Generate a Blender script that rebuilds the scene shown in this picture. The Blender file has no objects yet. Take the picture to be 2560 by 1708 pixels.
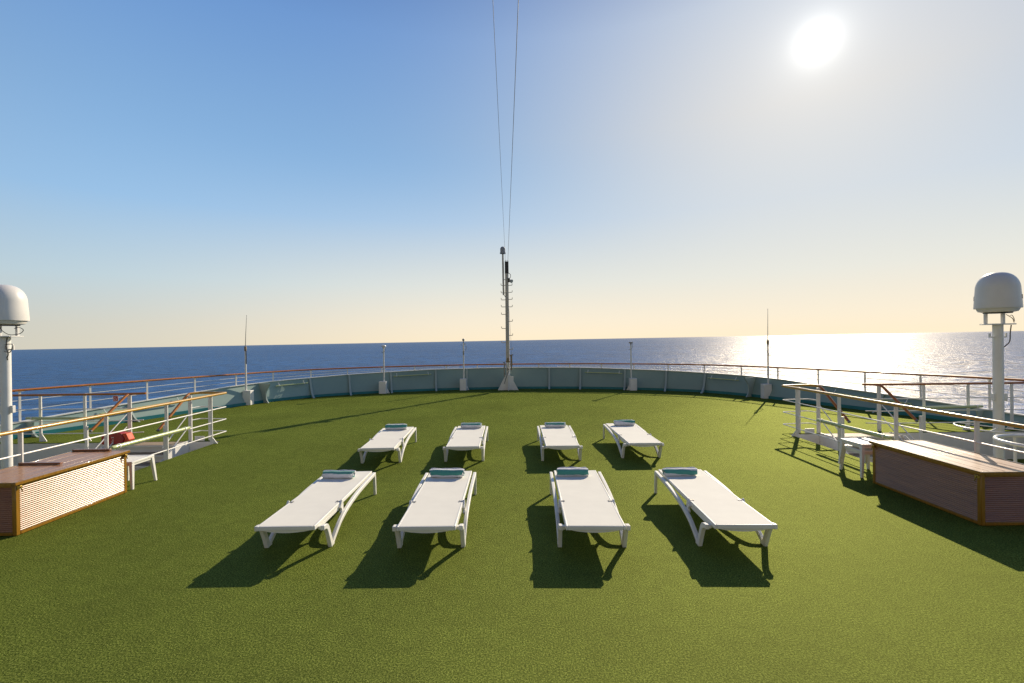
import bpy, bmesh, math, random
from mathutils import Vector, Matrix
random.seed(7)
R = math.radians
C = bpy.context.scene.collection

# ------------------------------------------------------------------ materials
MAT = {}
def nodes(name):
    m = bpy.data.materials.new(name); m.use_nodes = True
    nt = m.node_tree
    return m, nt, nt.nodes, nt.links, nt.nodes['Principled BSDF']

def paint(name, col, rough=.4, var=.06, scale=6., spec=.5, bump=0., bscale=40., metal=0., coat=0., dirt=None, dirt_amt=.0):
    """plain finish with slow tone variation, roughness variation and optional orange-peel bump / dirt blotches"""
    m, nt, N, L, b = nodes(name)
    tc = N.new('ShaderNodeTexCoord')
    n = N.new('ShaderNodeTexNoise'); n.inputs['Scale'].default_value = scale; n.inputs['Detail'].default_value = 6
    L.new(tc.outputs['Object'], n.inputs['Vector'])
    mr = N.new('ShaderNodeMapRange'); mr.inputs['To Min'].default_value = 1 - var; mr.inputs['To Max'].default_value = 1 + var
    mr.inputs['From Min'].default_value = .3; mr.inputs['From Max'].default_value = .7
    L.new(n.outputs['Fac'], mr.inputs['Value'])
    mx = N.new('ShaderNodeMix'); mx.data_type = 'RGBA'; mx.blend_type = 'MULTIPLY'; mx.inputs['Factor'].default_value = 1
    mx.inputs['A'].default_value = (*col, 1)
    L.new(mr.outputs['Result'], mx.inputs['B'])
    out = mx.outputs['Result']
    if dirt:
        n2 = N.new('ShaderNodeTexNoise'); n2.inputs['Scale'].default_value = scale * 1.7; n2.inputs['Detail'].default_value = 9; n2.inputs['Roughness'].default_value = .7
        L.new(tc.outputs['Object'], n2.inputs['Vector'])
        r2 = N.new('ShaderNodeMapRange'); r2.inputs['From Min'].default_value = .52; r2.inputs['From Max'].default_value = .75; r2.inputs['To Max'].default_value = dirt_amt
        L.new(n2.outputs['Fac'], r2.inputs['Value'])
        m2 = N.new('ShaderNodeMix'); m2.data_type = 'RGBA'; m2.inputs['B'].default_value = (*dirt, 1)
        L.new(r2.outputs['Result'], m2.inputs['Factor']); L.new(out, m2.inputs['A']); out = m2.outputs['Result']
    L.new(out, b.inputs['Base Color'])
    rr = N.new('ShaderNodeMapRange'); rr.inputs['To Min'].default_value = rough * .85; rr.inputs['To Max'].default_value = min(1, rough * 1.2)
    L.new(n.outputs['Fac'], rr.inputs['Value']); L.new(rr.outputs['Result'], b.inputs['Roughness'])
    b.inputs['Specular IOR Level'].default_value = spec
    b.inputs['Metallic'].default_value = metal
    b.inputs['Coat Weight'].default_value = coat; b.inputs['Coat Roughness'].default_value = .12
    if bump:
        n3 = N.new('ShaderNodeTexNoise'); n3.inputs['Scale'].default_value = bscale; n3.inputs['Detail'].default_value = 3
        L.new(tc.outputs['Object'], n3.inputs['Vector'])
        bp = N.new('ShaderNodeBump'); bp.inputs['Strength'].default_value = bump; bp.inputs['Distance'].default_value = .01
        L.new(n3.outputs['Fac'], bp.inputs['Height']); L.new(bp.outputs['Normal'], b.inputs['Normal'])
    MAT[name] = m
    return m

def wood(name, c1, c2, axis='Y', rough=.3, coat=.6, grain=9., crough=.1, bump=.15):
    """varnished or bare timber with grain stretched along one axis"""
    m, nt, N, L, b = nodes(name)
    tc = N.new('ShaderNodeTexCoord'); mp = N.new('ShaderNodeMapping')
    s = {'X': (.6, 9, 9), 'Y': (9, .6, 9), 'Z': (9, 9, .6)}[axis]
    mp.inputs['Scale'].default_value = s
    L.new(tc.outputs['Object'], mp.inputs['Vector'])
    n = N.new('ShaderNodeTexNoise'); n.inputs['Scale'].default_value = grain * .35; n.inputs['Detail'].default_value = 7; n.inputs['Roughness'].default_value = .65
    L.new(mp.outputs['Vector'], n.inputs['Vector'])
    cr = N.new('ShaderNodeValToRGB'); cr.color_ramp.elements[0].position = .32; cr.color_ramp.elements[1].position = .68
    cr.color_ramp.elements[0].color = (*c1, 1); cr.color_ramp.elements[1].color = (*c2, 1)
    L.new(n.outputs['Fac'], cr.inputs['Fac']); L.new(cr.outputs['Color'], b.inputs['Base Color'])
    mr = N.new('ShaderNodeMapRange'); mr.inputs['To Min'].default_value = rough * .7; mr.inputs['To Max'].default_value = rough * 1.4
    L.new(n.outputs['Fac'], mr.inputs['Value']); L.new(mr.outputs['Result'], b.inputs['Roughness'])
    b.inputs['Coat Weight'].default_value = coat; b.inputs['Coat Roughness'].default_value = crough
    bp = N.new('ShaderNodeBump'); bp.inputs['Strength'].default_value = bump; bp.inputs['Distance'].default_value = .004
    L.new(n.outputs['Fac'], bp.inputs['Height']); L.new(bp.outputs['Normal'], b.inputs['Normal'])
    MAT[name] = m
    return m

paint('white_paint', (.80, .78, .73), .34, .05, 3., dirt=(.42, .30, .18), dirt_amt=.16, bump=.08, bscale=60)
paint('mast_paint_shaded', (.56, .50, .41), .45, .08, 2., dirt=(.32, .20, .10), dirt_amt=.4)  # cream mast tone with its shade put into the colour
paint('white_wall', (.82, .79, .73), .5, .05, 1.2, dirt=(.45, .38, .30), dirt_amt=.18, bump=.1, bscale=25)
paint('bracket_paint', (.36, .43, .385), .45, .05, 2., dirt=(.40, .42, .38), dirt_amt=.2)
paint('bulwark_paint', (.235, .335, .300), .45, .06, .8, dirt=(.40, .42, .38), dirt_amt=.2, bump=.12, bscale=9)
paint('teal_paint', (.012, .17, .19), .4, .12, 2.)
paint('white_plastic', (.84, .815, .735), .42, .02, 4., bump=.03, bscale=160)
paint('radome_gelcoat', (.74, .71, .66), .36, .03, 4.)
paint('galvanised', (.30, .29, .27), .45, .2, 14., metal=.6)
paint('dark_box', (.035, .03, .026), .5, .3, 12.)
paint('rusty_steel', (.30, .22, .13), .6, .3, 20.)
paint('cable_black', (.03, .028, .026), .5)
paint('wire_steel', (.12, .12, .12), .45, metal=.7)
paint('brass', (.55, .38, .12), .3, .15, 30., metal=1.)
paint('grey_dome', (.32, .32, .32), .5)
paint('rubber', (.03, .03, .03), .7)
paint('sign_red', (.55, .05, .05), .4)
paint('sign_white', (.75, .73, .68), .4)
paint('red_case', (.36, .02, .022), .42, .1, 8., bump=.08, bscale=30)
paint('red_case_sunlit', (.66, .075, .02), .6, .1, 10., bump=.2, bscale=12)  # sunlight on the red case, put into an orange colour
paint('lens_glass', (.5, .47, .38), .1, .05, 5.)
paint('lettering_dark', (.05, .045, .05), .5)
paint('tube_green', (.50, .56, .26), .25, .05, 3., coat=.5)
wood('rail_sunlit_gold', (.36, .175, .004), (.54, .29, .007), 'Y', .36, .3, 9, .14, .05)  # rail varnish with golden sun and turf reflection put into the colour
wood('rail_varnish', (.30, .090, .005), (.50, .165, .008), 'Y', .40, .25, 9, .16, .05)
wood('teak_panel', (.21, .092, .030), (.36, .17, .058), 'Y', .33, .42, 11, .22)
wood('teak_panel_across', (.17, .055, .024), (.27, .10, .04), 'X', .36, .5, 11, .2)
wood('teak_trim', (.20, .088, .006), (.34, .16, .012), 'Z', .34, .5, 9, .1)
wood('teak_lid', (.27, .115, .040), (.42, .20, .075), 'Y', .36, .35, 10, .2)
wood('tread_wood', (.26, .19, .11), (.40, .31, .19), 'X', .65, .0, 8)

# terry towel: white with green stripes along the roll, from a stored arc-length attribute
def towel_mat():
    m, nt, N, L, b = nodes('terry_towel')
    at = N.new('ShaderNodeAttribute'); at.attribute_name = 'arc'
    tc = N.new('ShaderNodeTexCoord')
    n = N.new('ShaderNodeTexNoise'); n.inputs['Scale'].default_value = 9; n.inputs['Detail'].default_value = 4
    L.new(tc.outputs['Object'], n.inputs['Vector'])
    ad = N.new('ShaderNodeMath'); ad.operation = 'MULTIPLY_ADD'; ad.inputs[1].default_value = .028
    L.new(n.outputs['Fac'], ad.inputs[0]); L.new(at.outputs['Fac'], ad.inputs[2])
    fr = N.new('ShaderNodeMath'); fr.operation = 'MODULO'; fr.inputs[1].default_value = .17
    L.new(ad.outputs[0], fr.inputs[0])
    cr = N.new('ShaderNodeValToRGB'); cr.color_ramp.interpolation = 'LINEAR'
    e = cr.color_ramp.elements
    W = (.80, .78, .79, 1); G = (.08, .31, .26, 1)
    e[0].position = 0; e[0].color = G; e[1].position = 1; e[1].color = W
    for p, c in ((.062, G), (.067, W), (.163, W), (.168, G)):
        x = e.new(p); x.color = c
    L.new(fr.outputs[0], cr.inputs['Fac']); L.new(cr.outputs['Color'], b.inputs['Base Color'])
    b.inputs['Roughness'].default_value = .95; b.inputs['Specular IOR Level'].default_value = .1
    b.inputs['Sheen Weight'].default_value = .4
    n2 = N.new('ShaderNodeTexNoise'); n2.inputs['Scale'].default_value = 140
    L.new(tc.outputs['Object'], n2.inputs['Vector'])
    bp = N.new('ShaderNodeBump'); bp.inputs['Strength'].default_value = .7; bp.inputs['Distance'].default_value = .006
    L.new(n2.outputs['Fac'], bp.inputs['Height']); L.new(bp.outputs['Normal'], b.inputs['Normal'])
    MAT['terry_towel'] = m
towel_mat()

def sling_mat():
    m, nt, N, L, b = nodes('sling_fabric')
    tc = N.new('ShaderNodeTexCoord')
    w = N.new('ShaderNodeTexWave'); w.inputs['Scale'].default_value = 110; w.bands_direction = 'X'
    w2 = N.new('ShaderNodeTexWave'); w2.inputs['Scale'].default_value = 110; w2.bands_direction = 'Y'
    n = N.new('ShaderNodeTexNoise'); n.inputs['Scale'].default_value = 5; n.inputs['Detail'].default_value = 5
    for q in (w, w2, n): L.new(tc.outputs['Object'], q.inputs['Vector'])
    a = N.new('ShaderNodeMath'); a.operation = 'MULTIPLY'
    L.new(w.outputs['Fac'], a.inputs[0]); L.new(w2.outputs['Fac'], a.inputs[1])
    cr = N.new('ShaderNodeValToRGB')
    cr.color_ramp.elements[0].color = (.79, .765, .675, 1); cr.color_ramp.elements[1].color = (.83, .805, .71, 1)
    cr.color_ramp.elements[0].position = .3; cr.color_ramp.elements[1].position = .7
    L.new(n.outputs['Fac'], cr.inputs['Fac']); L.new(cr.outputs['Color'], b.inputs['Base Color'])
    b.inputs['Roughness'].default_value = .75; b.inputs['Specular IOR Level'].default_value = .2
    bp = N.new('ShaderNodeBump'); bp.inputs['Strength'].default_value = .04; bp.inputs['Distance'].default_value = .002
    L.new(a.outputs[0], bp.inputs['Height']); L.new(bp.outputs['Normal'], b.inputs['Normal'])
    MAT['sling_fabric'] = m
sling_mat()

def turf_mat():
    m, nt, N, L, b = nodes('artificial_turf')
    tc = N.new('ShaderNodeTexCoord')
    fine = N.new('ShaderNodeTexNoise'); fine.inputs['Scale'].default_value = 74; fine.inputs['Detail'].default_value = 4; fine.inputs['Roughness'].default_value = .85
    mid = N.new('ShaderNodeTexNoise'); mid.inputs['Scale'].default_value = 7; mid.inputs['Detail'].default_value = 5
    big = N.new('ShaderNodeTexNoise'); big.inputs['Scale'].default_value = .55; big.inputs['Detail'].default_value = 4
    for q in (fine, mid, big): L.new(tc.outputs['Object'], q.inputs['Vector'])
    cr = N.new('ShaderNodeValToRGB')
    e = cr.color_ramp.elements
    e[0].position = .39; e[0].color = (.008, .017, .002, 1)
    e[1].position = .63; e[1].color = (.275, .308, .066, 1)
    x = e.new(.5); x.color = (.069, .102, .011, 1)
    L.new(fine.outputs['Fac'], cr.inputs['Fac'])
    def mulrange(fac, lo, hi, src):
        mr = N.new('ShaderNodeMapRange'); mr.inputs['From Min'].default_value = .3; mr.inputs['From Max'].default_value = .7
        mr.inputs['To Min'].default_value = lo; mr.inputs['To Max'].default_value = hi
        L.new(fac, mr.inputs['Value'])
        mx = N.new('ShaderNodeMix'); mx.data_type = 'RGBA'; mx.blend_type = 'MULTIPLY'; mx.inputs['Factor'].default_value = 1
        L.new(src, mx.inputs['A']); L.new(mr.outputs['Result'], mx.inputs['B'])
        return mx.outputs['Result']
    c = mulrange(mid.outputs['Fac'], .86, 1.14, cr.outputs['Color'])
    c = mulrange(big.outputs['Fac'], .84, 1.14, c)
    N.remove(b); out = N['Material Output']
    bp = N.new('ShaderNodeBump'); bp.inputs['Strength'].default_value = 1.; bp.inputs['Distance'].default_value = .007
    L.new(fine.outputs['Fac'], bp.inputs['Height'])
    df = N.new('ShaderNodeBsdfDiffuse'); L.new(c, df.inputs['Color']); L.new(bp.outputs['Normal'], df.inputs['Normal'])
    gl = N.new('ShaderNodeBsdfGlossy'); gl.inputs['Roughness'].default_value = .55; gl.inputs['Color'].default_value = (.60, .66, .22, 1); L.new(bp.outputs['Normal'], gl.inputs['Normal'])
    mx = N.new('ShaderNodeMixShader'); mx.inputs[0].default_value = .07
    L.new(df.outputs[0], mx.inputs[1]); L.new(gl.outputs[0], mx.inputs[2]); L.new(mx.outputs[0], out.inputs['Surface'])
    MAT['artificial_turf'] = m
turf_mat()

def sea_mat():
    """wind-roughened water: deep blue body under facets that mirror the sky and the sun"""
    m, nt, N, L, b = nodes('sea_water')
    N.remove(b); out = N['Material Output']
    g = N.new('ShaderNodeNewGeometry')
    mp = N.new('ShaderNodeMapping'); mp.inputs['Scale'].default_value = (.5, 1.0, 1); mp.inputs['Rotation'].default_value = (0, 0, R(12))
    L.new(g.outputs['Position'], mp.inputs['Vector'])
    n1 = N.new('ShaderNodeTexNoise'); n1.inputs['Scale'].default_value = .11; n1.inputs['Detail'].default_value = 8; n1.inputs['Roughness'].default_value = .6
    n2 = N.new('ShaderNodeTexNoise'); n2.inputs['Scale'].default_value = .004; n2.inputs['Detail'].default_value = 5
    L.new(mp.outputs['Vector'], n1.inputs['Vector']); L.new(mp.outputs['Vector'], n2.inputs['Vector'])
    cr = N.new('ShaderNodeValToRGB')
    cr.color_ramp.elements[0].position = .35; cr.color_ramp.elements[0].color = (.008, .072, .215, 1)
    cr.color_ramp.elements[1].position = .65; cr.color_ramp.elements[1].color = (.013, .092, .26, 1)
    L.new(n2.outputs['Fac'], cr.inputs['Fac'])
    bp = N.new('ShaderNodeBump'); bp.inputs['Strength'].default_value = 1.; bp.inputs['Distance'].default_value = 2.6
    L.new(n1.outputs['Fac'], bp.inputs['Height'])
    vr = N.new('ShaderNodeMapRange'); vr.inputs['From Min'].default_value = .3; vr.inputs['From Max'].default_value = .7; vr.inputs['To Min'].default_value = .35; vr.inputs['To Max'].default_value = 1.65
    L.new(n1.outputs['Fac'], vr.inputs['Value'])
    cm = N.new('ShaderNodeMix'); cm.data_type = 'RGBA'; cm.blend_type = 'MULTIPLY'; cm.inputs['Factor'].default_value = 1
    L.new(cr.outputs['Color'], cm.inputs['A']); L.new(vr.outputs['Result'], cm.inputs['B'])
    df = N.new('ShaderNodeBsdfDiffuse'); L.new(cm.outputs['Result'], df.inputs['Color'])
    gl = N.new('ShaderNodeBsdfGlossy'); gl.inputs['Roughness'].default_value = .28; gl.inputs['Color'].default_value = (1, .95, .86, 1)
    L.new(bp.outputs['Normal'], gl.inputs['Normal'])
    fr = N.new('ShaderNodeFresnel'); fr.inputs['IOR'].default_value = 1.33; L.new(bp.outputs['Normal'], fr.inputs['Normal'])
    mr = N.new('ShaderNodeMapRange'); mr.inputs['From Max'].default_value = 1.; mr.inputs['To Min'].default_value = .02; mr.inputs['To Max'].default_value = .30
    L.new(fr.outputs['Fac'], mr.inputs['Value'])
    mx = N.new('ShaderNodeMixShader'); L.new(mr.outputs['Result'], mx.inputs[0]); L.new(df.outputs[0], mx.inputs[1]); L.new(gl.outputs[0], mx.inputs[2])
    L.new(mx.outputs[0], out.inputs['Surface'])
    MAT['sea_water'] = m
sea_mat()

# ------------------------------------------------------------------ mesh helpers
def catmull(P, n=6):
    P = [Vector(p) for p in P]; out = []
    for i in range(len(P) - 1):
        p0 = P[i - 1] if i else P[0] * 2 - P[1]
        p1, p2 = P[i], P[i + 1]
        p3 = P[i + 2] if i + 2 < len(P) else P[-1] * 2 - P[-2]
        for k in range(n):
            t = k / n
            out.append(.5 * ((2 * p1) + (p2 - p0) * t + (2 * p0 - 5 * p1 + 4 * p2 - p3) * t * t + (3 * p1 - p0 - 3 * p2 + p3) * t ** 3))
    out.append(P[-1]); return out

def rounded(P, r=.08, n=5):
    """polyline with its inner corners rounded"""
    P = [Vector(p) for p in P]; out = [P[0]]
    for i in range(1, len(P) - 1):
        a, b, c = P[i - 1], P[i], P[i + 1]
        d1, d2 = (a - b), (c - b)
        q = min(r, d1.length * .48, d2.length * .48)
        s, e = b + d1.normalized() * q, b + d2.normalized() * q
        for k in range(n + 1):
            t = k / n
            out.append(s * (1 - t) ** 2 + b * 2 * t * (1 - t) + e * t * t)
    out.append(P[-1]); return out

class MB:
    def __init__(s): s.v = []; s.f = []
    def add(s, vs, fs):
        o = len(s.v); s.v += [tuple(v) for v in vs]; s.f += [tuple(i + o for i in f) for f in fs]; return s
    def box(s, x0, x1, y0, y1, z0, z1):
        x0, x1 = min(x0, x1), max(x0, x1)
        return s.add([(x, y, z) for z in (z0, z1) for y in (y0, y1) for x in (x0, x1)],
                     [(0, 2, 3, 1), (4, 5, 7, 6), (0, 1, 5, 4), (2, 6, 7, 3), (0, 4, 6, 2), (1, 3, 7, 5)])
    def extrude(s, poly, vec):
        n = len(poly); poly = [Vector(p) for p in poly]; vec = Vector(vec)
        return s.add(poly + [p + vec for p in poly], [tuple(range(n))[::-1], tuple(range(n, 2 * n))] + [(i, (i + 1) % n, (i + 1) % n + n, i + n) for i in range(n)])
    def tube(s, P, r, n=10, flat=1.):
        P = [Vector(p) for p in P]; m = len(P); rs = r if isinstance(r, (list, tuple)) else [r] * m
        T = [(P[min(i + 1, m - 1)] - P[max(i - 1, 0)]).normalized() for i in range(m)]
        up = Vector((0, 0, 1)) if abs(T[0].z) < .9 else Vector((1, 0, 0))
        a = T[0].cross(up).normalized(); vs = []
        for i in range(m):
            a = (a - T[i] * a.dot(T[i])).normalized(); b = T[i].cross(a)
            for k in range(n):
                t = 2 * math.pi * k / n
                vs.append(P[i] + (a * math.cos(t) + b * math.sin(t) * flat) * rs[i])
        fs = [(i * n + k, i * n + (k + 1) % n, (i + 1) * n + (k + 1) % n, (i + 1) * n + k) for i in range(m - 1) for k in range(n)]
        fs += [tuple(range(n))[::-1], tuple(range((m - 1) * n, m * n))]
        return s.add(vs, fs)
    def lathe(s, prof, c=(0, 0, 0), n=32):
        vs = []; m = len(prof)
        for r, z in prof:
            for k in range(n):
                t = 2 * math.pi * k / n; vs.append((c[0] + r * math.cos(t), c[1] + r * math.sin(t), c[2] + z))
        fs = [(i * n + k, i * n + (k + 1) % n, (i + 1) * n + (k + 1) % n, (i + 1) * n + k) for i in range(m - 1) for k in range(n)]
        fs += [tuple(range(n))[::-1], tuple(range((m - 1) * n, m * n))]
        return s.add(vs, fs)
    def ribbon(s, path, x0, x1, th):
        """bar following (y,z) points, th thick in its plane (one value or one per point), from x0 to x1"""
        P = [Vector((0, p[0], p[1])) for p in path]; m = len(P); ths = th if isinstance(th, (list, tuple)) else [th] * m
        up, lo = [], []
        for i in range(m):
            t = (P[min(i + 1, m - 1)] - P[max(i - 1, 0)]).normalized(); nn = Vector((0, -t.z, t.y))
            up.append(P[i] + nn * ths[i] / 2); lo.append(P[i] - nn * ths[i] / 2)
        vs = []
        for i in range(m):
            for q in (up[i], lo[i]):
                for x in (x0, x1): vs.append((x, q.y, q.z))
        fs = []
        for i in range(m - 1):
            a, b = i * 4, i * 4 + 4
            fs += [(a, b, b + 1, a + 1), (a + 2, a + 3, b + 3, b + 2), (a, a + 2, b + 2, b), (a + 1, b + 1, b + 3, a + 3)]
        fs += [(0, 1, 3, 2), (4 * m - 4, 4 * m - 2, 4 * m - 1, 4 * m - 3)]
        return s.add(vs, fs)
    def build(s, name, mat, parent=None, bevel=0, ang=35, shift=True):
        me = bpy.data.meshes.new(name); me.from_pydata(s.v, [], s.f)
        bm = bmesh.new(); bm.from_mesh(me); bmesh.ops.recalc_face_normals(bm, faces=bm.faces); bm.to_mesh(me); bm.free()
        me.shade_smooth(); me.set_sharp_from_angle(angle=R(ang))
        me.materials.append(MAT[mat])
        o = bpy.data.objects.new(name, me); C.objects.link(o)
        if parent:
            o.parent = parent
            if shift: o.matrix_parent_inverse = Matrix.Translation(-wloc(parent))
        if bevel:
            b = o.modifiers.new('edge', 'BEVEL'); b.width = bevel; b.segments = 2; b.limit_method = 'ANGLE'; b.angle_limit = R(40)
        return o

def wloc(o):
    v = Vector((0, 0, 0))
    if o.parent: return Vector((0, 0, 0)) if o.type == 'MESH' else o.location.copy()
    return o.location.copy() if o.type == 'EMPTY' else v

def tag(o, label=None, cat=None, group=None, kind=None):
    if label: o['label'] = label
    if cat: o['category'] = cat
    if group: o['group'] = group
    if kind: o['kind'] = kind
    return o
def thing(name, label, cat, loc=(0, 0, 0), group=None):
    o = bpy.data.objects.new(name, None); C.objects.link(o); o.location = loc; o.empty_display_size = .1
    return tag(o, label, cat, group)
def children(o): return [c for c in bpy.data.objects if c.parent == o]
def copy_tree(o, parent=None):
    c = o.copy(); C.objects.link(c)
    if parent: c.parent = parent
    for ch in children(o): copy_tree(ch, c)
    return c
def side(s): return 'left' if s < 0 else 'right'

# ------------------------------------------------------------------ outline of the bow
BASE = catmull([(0, 21.15, 0), (1.7, 21.05, 0), (3.4, 20.8, 0), (5.3, 20.25, 0), (6.8, 19.6, 0), (8.15, 18.75, 0), (9.1, 17.6, 0), (9.75, 16.3, 0),
                (10.4, 14.9, 0), (11.05, 13.3, 0), (11.7, 11.75, 0), (12.2, 10.4, 0), (12.6, 8.5, 0), (12.8, 6, 0), (12.9, 2, 0), (12.9, -3, 0)], 6)
HALF = BASE
CURVE = [Vector((-p.x, p.y, 0)) for p in HALF[::-1]] + HALF[1:]          # port aft -> bow -> starboard aft
NC = len(CURVE)
def nrm(i):
    t = (CURVE[min(i + 1, NC - 1)] - CURVE[max(i - 1, 0)]).normalized()
    return Vector((-t.y, t.x, 0))                                          # outward
def lerp_tab(x, tab):
    for (a, fa), (b, fb) in zip(tab, tab[1:]):
        if x <= b: return fa + (fb - fa) * (x - a) / (b - a)
    return tab[-1][1]
CAPTAB = [(0, .965), (3.4, .94), (6.8, .84), (8.2, .775), (9.1, .745), (9.75, .70), (10.4, .60), (11.05, .50), (11.7, .39), (12.2, .29), (12.6, .18), (13, .1)]
def cap_z(p): return lerp_tab(abs(p.x), CAPTAB)
RAILTAB = [(0, 1.135), (5, 1.13), (9, 1.13), (10.5, 1.15), (11.7, 1.16), (13, 1.15)]
def rail_z(p): return lerp_tab(abs(p.x), RAILTAB)
PROF = [(0, 0), (.012, .10), (.05, .26), (.105, .46), (.17, .70), (.25, 1.0)]    # outward offset, height fraction
EDGE, WALL, LOW = 6.60, 10.57, -.65

# ------------------------------------------------------------------ setting: decks, turf, sea
def front_poly(inset=0.):
    pts = [CURVE[i] - nrm(i) * inset for i in range(NC) if CURVE[i].y > WALL + .02]
    # clip ends exactly at the wall line
    def cut(a, b):
        t = (WALL - a.y) / (b.y - a.y); return a + (b - a) * t
    idx = [i for i in range(NC) if CURVE[i].y > WALL + .02]
    s = cut(CURVE[idx[0] - 1], CURVE[idx[0]]); e = cut(CURVE[idx[-1]], CURVE[idx[-1] + 1])
    return [s + Vector((inset, 0, 0))] + pts + [e - Vector((inset, 0, 0))]
fp = front_poly()
def ngon_solid(name, poly, z0, z1, mat, parent=None):
    mb = MB(); mb.extrude([(p.x, p.y, z0) for p in poly], (0, 0, z1 - z0)); return mb.build(name, mat, parent)
main_poly = fp + [Vector((EDGE, WALL, 0)), Vector((EDGE, -4, 0)), Vector((-EDGE, -4, 0)), Vector((-EDGE, WALL, 0))]
deck = ngon_solid('deck', main_poly, LOW - .02, -.014, 'white_wall'); tag(deck, kind='structure')
ip = front_poly(.015)
for p in ip:
    p.y = max(p.y, WALL + .012)
turf_poly = ip + [Vector((EDGE - .012, WALL + .012, 0)), Vector((EDGE - .012, -4, 0)), Vector((-EDGE + .012, -4, 0)), Vector((-EDGE + .012, WALL + .012, 0))]
turf = ngon_solid('turf', turf_poly, -.012, 0, 'artificial_turf'); tag(turf, kind='structure')
for s in (-1, 1):
    half = [p for p in HALF if p.y < WALL]
    poly = [Vector((s * (EDGE + .004), WALL - .004, 0)), Vector((s * 12.15, WALL - .004, 0))] + [Vector((s * (p.x - .02), p.y, 0)) for p in half] + [Vector((s * (EDGE + .004), -3, 0))]
    o = ngon_solid('lower_turf', poly, LOW - .012, LOW, 'artificial_turf'); tag(o, kind='structure')

mb = MB(); RS = 90000.
mb.add([(-RS, -RS, 0), (RS, -RS, 0), (RS, RS, 0), (-RS, RS, 0)], [(0, 1, 2, 3)])
sea = mb.build('sea', 'sea_water'); sea.location = (0, 0, -24); sea.rotation_euler = (0, -.0062, 0); tag(sea, kind='structure')

# ------------------------------------------------------------------ bulwark with its rail
bul = thing('bulwark', 'long curved pale grey-green bulwark round the bow with a varnished handrail on top', 'bulwark', (0, 21.2, 0))
def base_z(p): return 0 if p.y > WALL - .15 else LOW
mb = MB(); rows = []
for i in range(NC):
    p, n = CURVE[i], nrm(i); zc, zb = cap_z(p), base_z(p)
    ring = [p + n * o + Vector((0, 0, zb + (zc - zb) * h)) for o, h in PROF] + [p + n * (o + .03) + Vector((0, 0, zb + (zc - zb) * h - .0)) for o, h in PROF[::-1]]
    rows.append(ring)
k = len(rows[0])
mb.add([v for r_ in rows for v in r_], [(i * k + j, i * k + (j + 1) % k, (i + 1) * k + (j + 1) % k, (i + 1) * k + j) for i in range(NC - 1) for j in range(k)])
mb.build('plating', 'bulwark_paint', bul, ang=50)
def along(name, mat, off, zf, half_w, half_h, i0=0, i1=NC):
    mb = MB(); rows = []
    for i in range(i0, i1):
        p, n = CURVE[i], nrm(i); z = zf(p)
        rows.append([p + n * (off + a) + Vector((0, 0, z + b)) for a, b in ((-half_w, -half_h), (half_w, -half_h), (half_w, half_h), (-half_w, half_h))])
    m = len(rows)
    mb.add([v for r_ in rows for v in r_], [(i * 4 + j, i * 4 + (j + 1) % 4, (i + 1) * 4 + (j + 1) % 4, (i + 1) * 4 + j) for i in range(m - 1) for j in range(4)] + [(0, 1, 2, 3), tuple(range(4 * m - 4, 4 * m))])
    return mb.build(name, mat, bul)
along('cap_rail', 'white_paint', .265, lambda p: cap_z(p) + .014, .055, .014)
iF = [i for i in range(NC) if CURVE[i].y > WALL]
along('waterway', 'teal_paint', -.006, lambda p: .05, .012, .05, iF[0], iF[-1] + 1)
# points at equal arc lengths from the stem
arc = [0.]
for a, b in zip(HALF, HALF[1:]): arc.append(arc[-1] + (b - a).length)
def at_arc(d):
    for i in range(len(arc) - 1):
        if d <= arc[i + 1]:
            t = (d - arc[i]) / (arc[i + 1] - arc[i]); p = HALF[i].lerp(HALF[i + 1], t)
            tg = (HALF[i + 1] - HALF[i]).normalized(); return p, Vector((-tg.y, tg.x, 0)) * 1.0, tg
def arc_of_x(x):
    for i in range(len(HALF) - 1):
        if HALF[i].x <= x <= HALF[i + 1].x: return arc[i] + (arc[i + 1] - arc[i]) * (x - HALF[i].x) / (HALF[i + 1].x - HALF[i].x)
def mir(v, s): return Vector((v.x * s, v.y, v.z))
OUT = .265
path = [CURVE[i] + nrm(i) * OUT + Vector((0, 0, rail_z(CURVE[i]))) for i in range(NC)]
mb = MB(); mb.tube(path, .042, 10, .75); mb.build('handrail', 'rail_varnish', bul)
for fr in (.36, .68):
    mb = MB(); pts = [CURVE[i] + nrm(i) * OUT + Vector((0, 0, cap_z(CURVE[i]) + (rail_z(CURVE[i]) - cap_z(CURVE[i])) * fr)) for i in range(NC) if abs(CURVE[i].x) > 2.2]
    for sg in (-1, 1):
        q = [p for p in pts if p.x * sg > 0]; mb.tube(q, .0085, 6)
    mb.build('guard_wire', 'white_paint', bul)
d = 0.
while d < arc[-1] - 3:
    for s in ((1,) if d == 0 else (-1, 1)):
        p, n, tg = at_arc(max(d, .001)); q = p + n * OUT; a = mir(q, s); t2 = mir(tg, s); n2 = mir(n, s)
        zc, zr = cap_z(p) + .028, rail_z(p)
        mb = MB()
        hw = .022
        mb.extrude([a + t2 * sx * hw + n2 * sy * .012 + Vector((0, 0, zc)) for sx, sy in ((-1, -1), (1, -1), (1, 1), (-1, 1))], (0, 0, zr - zc - .015))
        mb.extrude([a + t2 * sx * .09 + n2 * sy * .022 + Vector((0, 0, zr - .036)) for sx, sy in ((-1, -1), (1, -1), (1, 1), (-1, 1))], (0, 0, .014))
        mb.build('stanchion', 'white_paint', bul)
    d += 1.42
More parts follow.
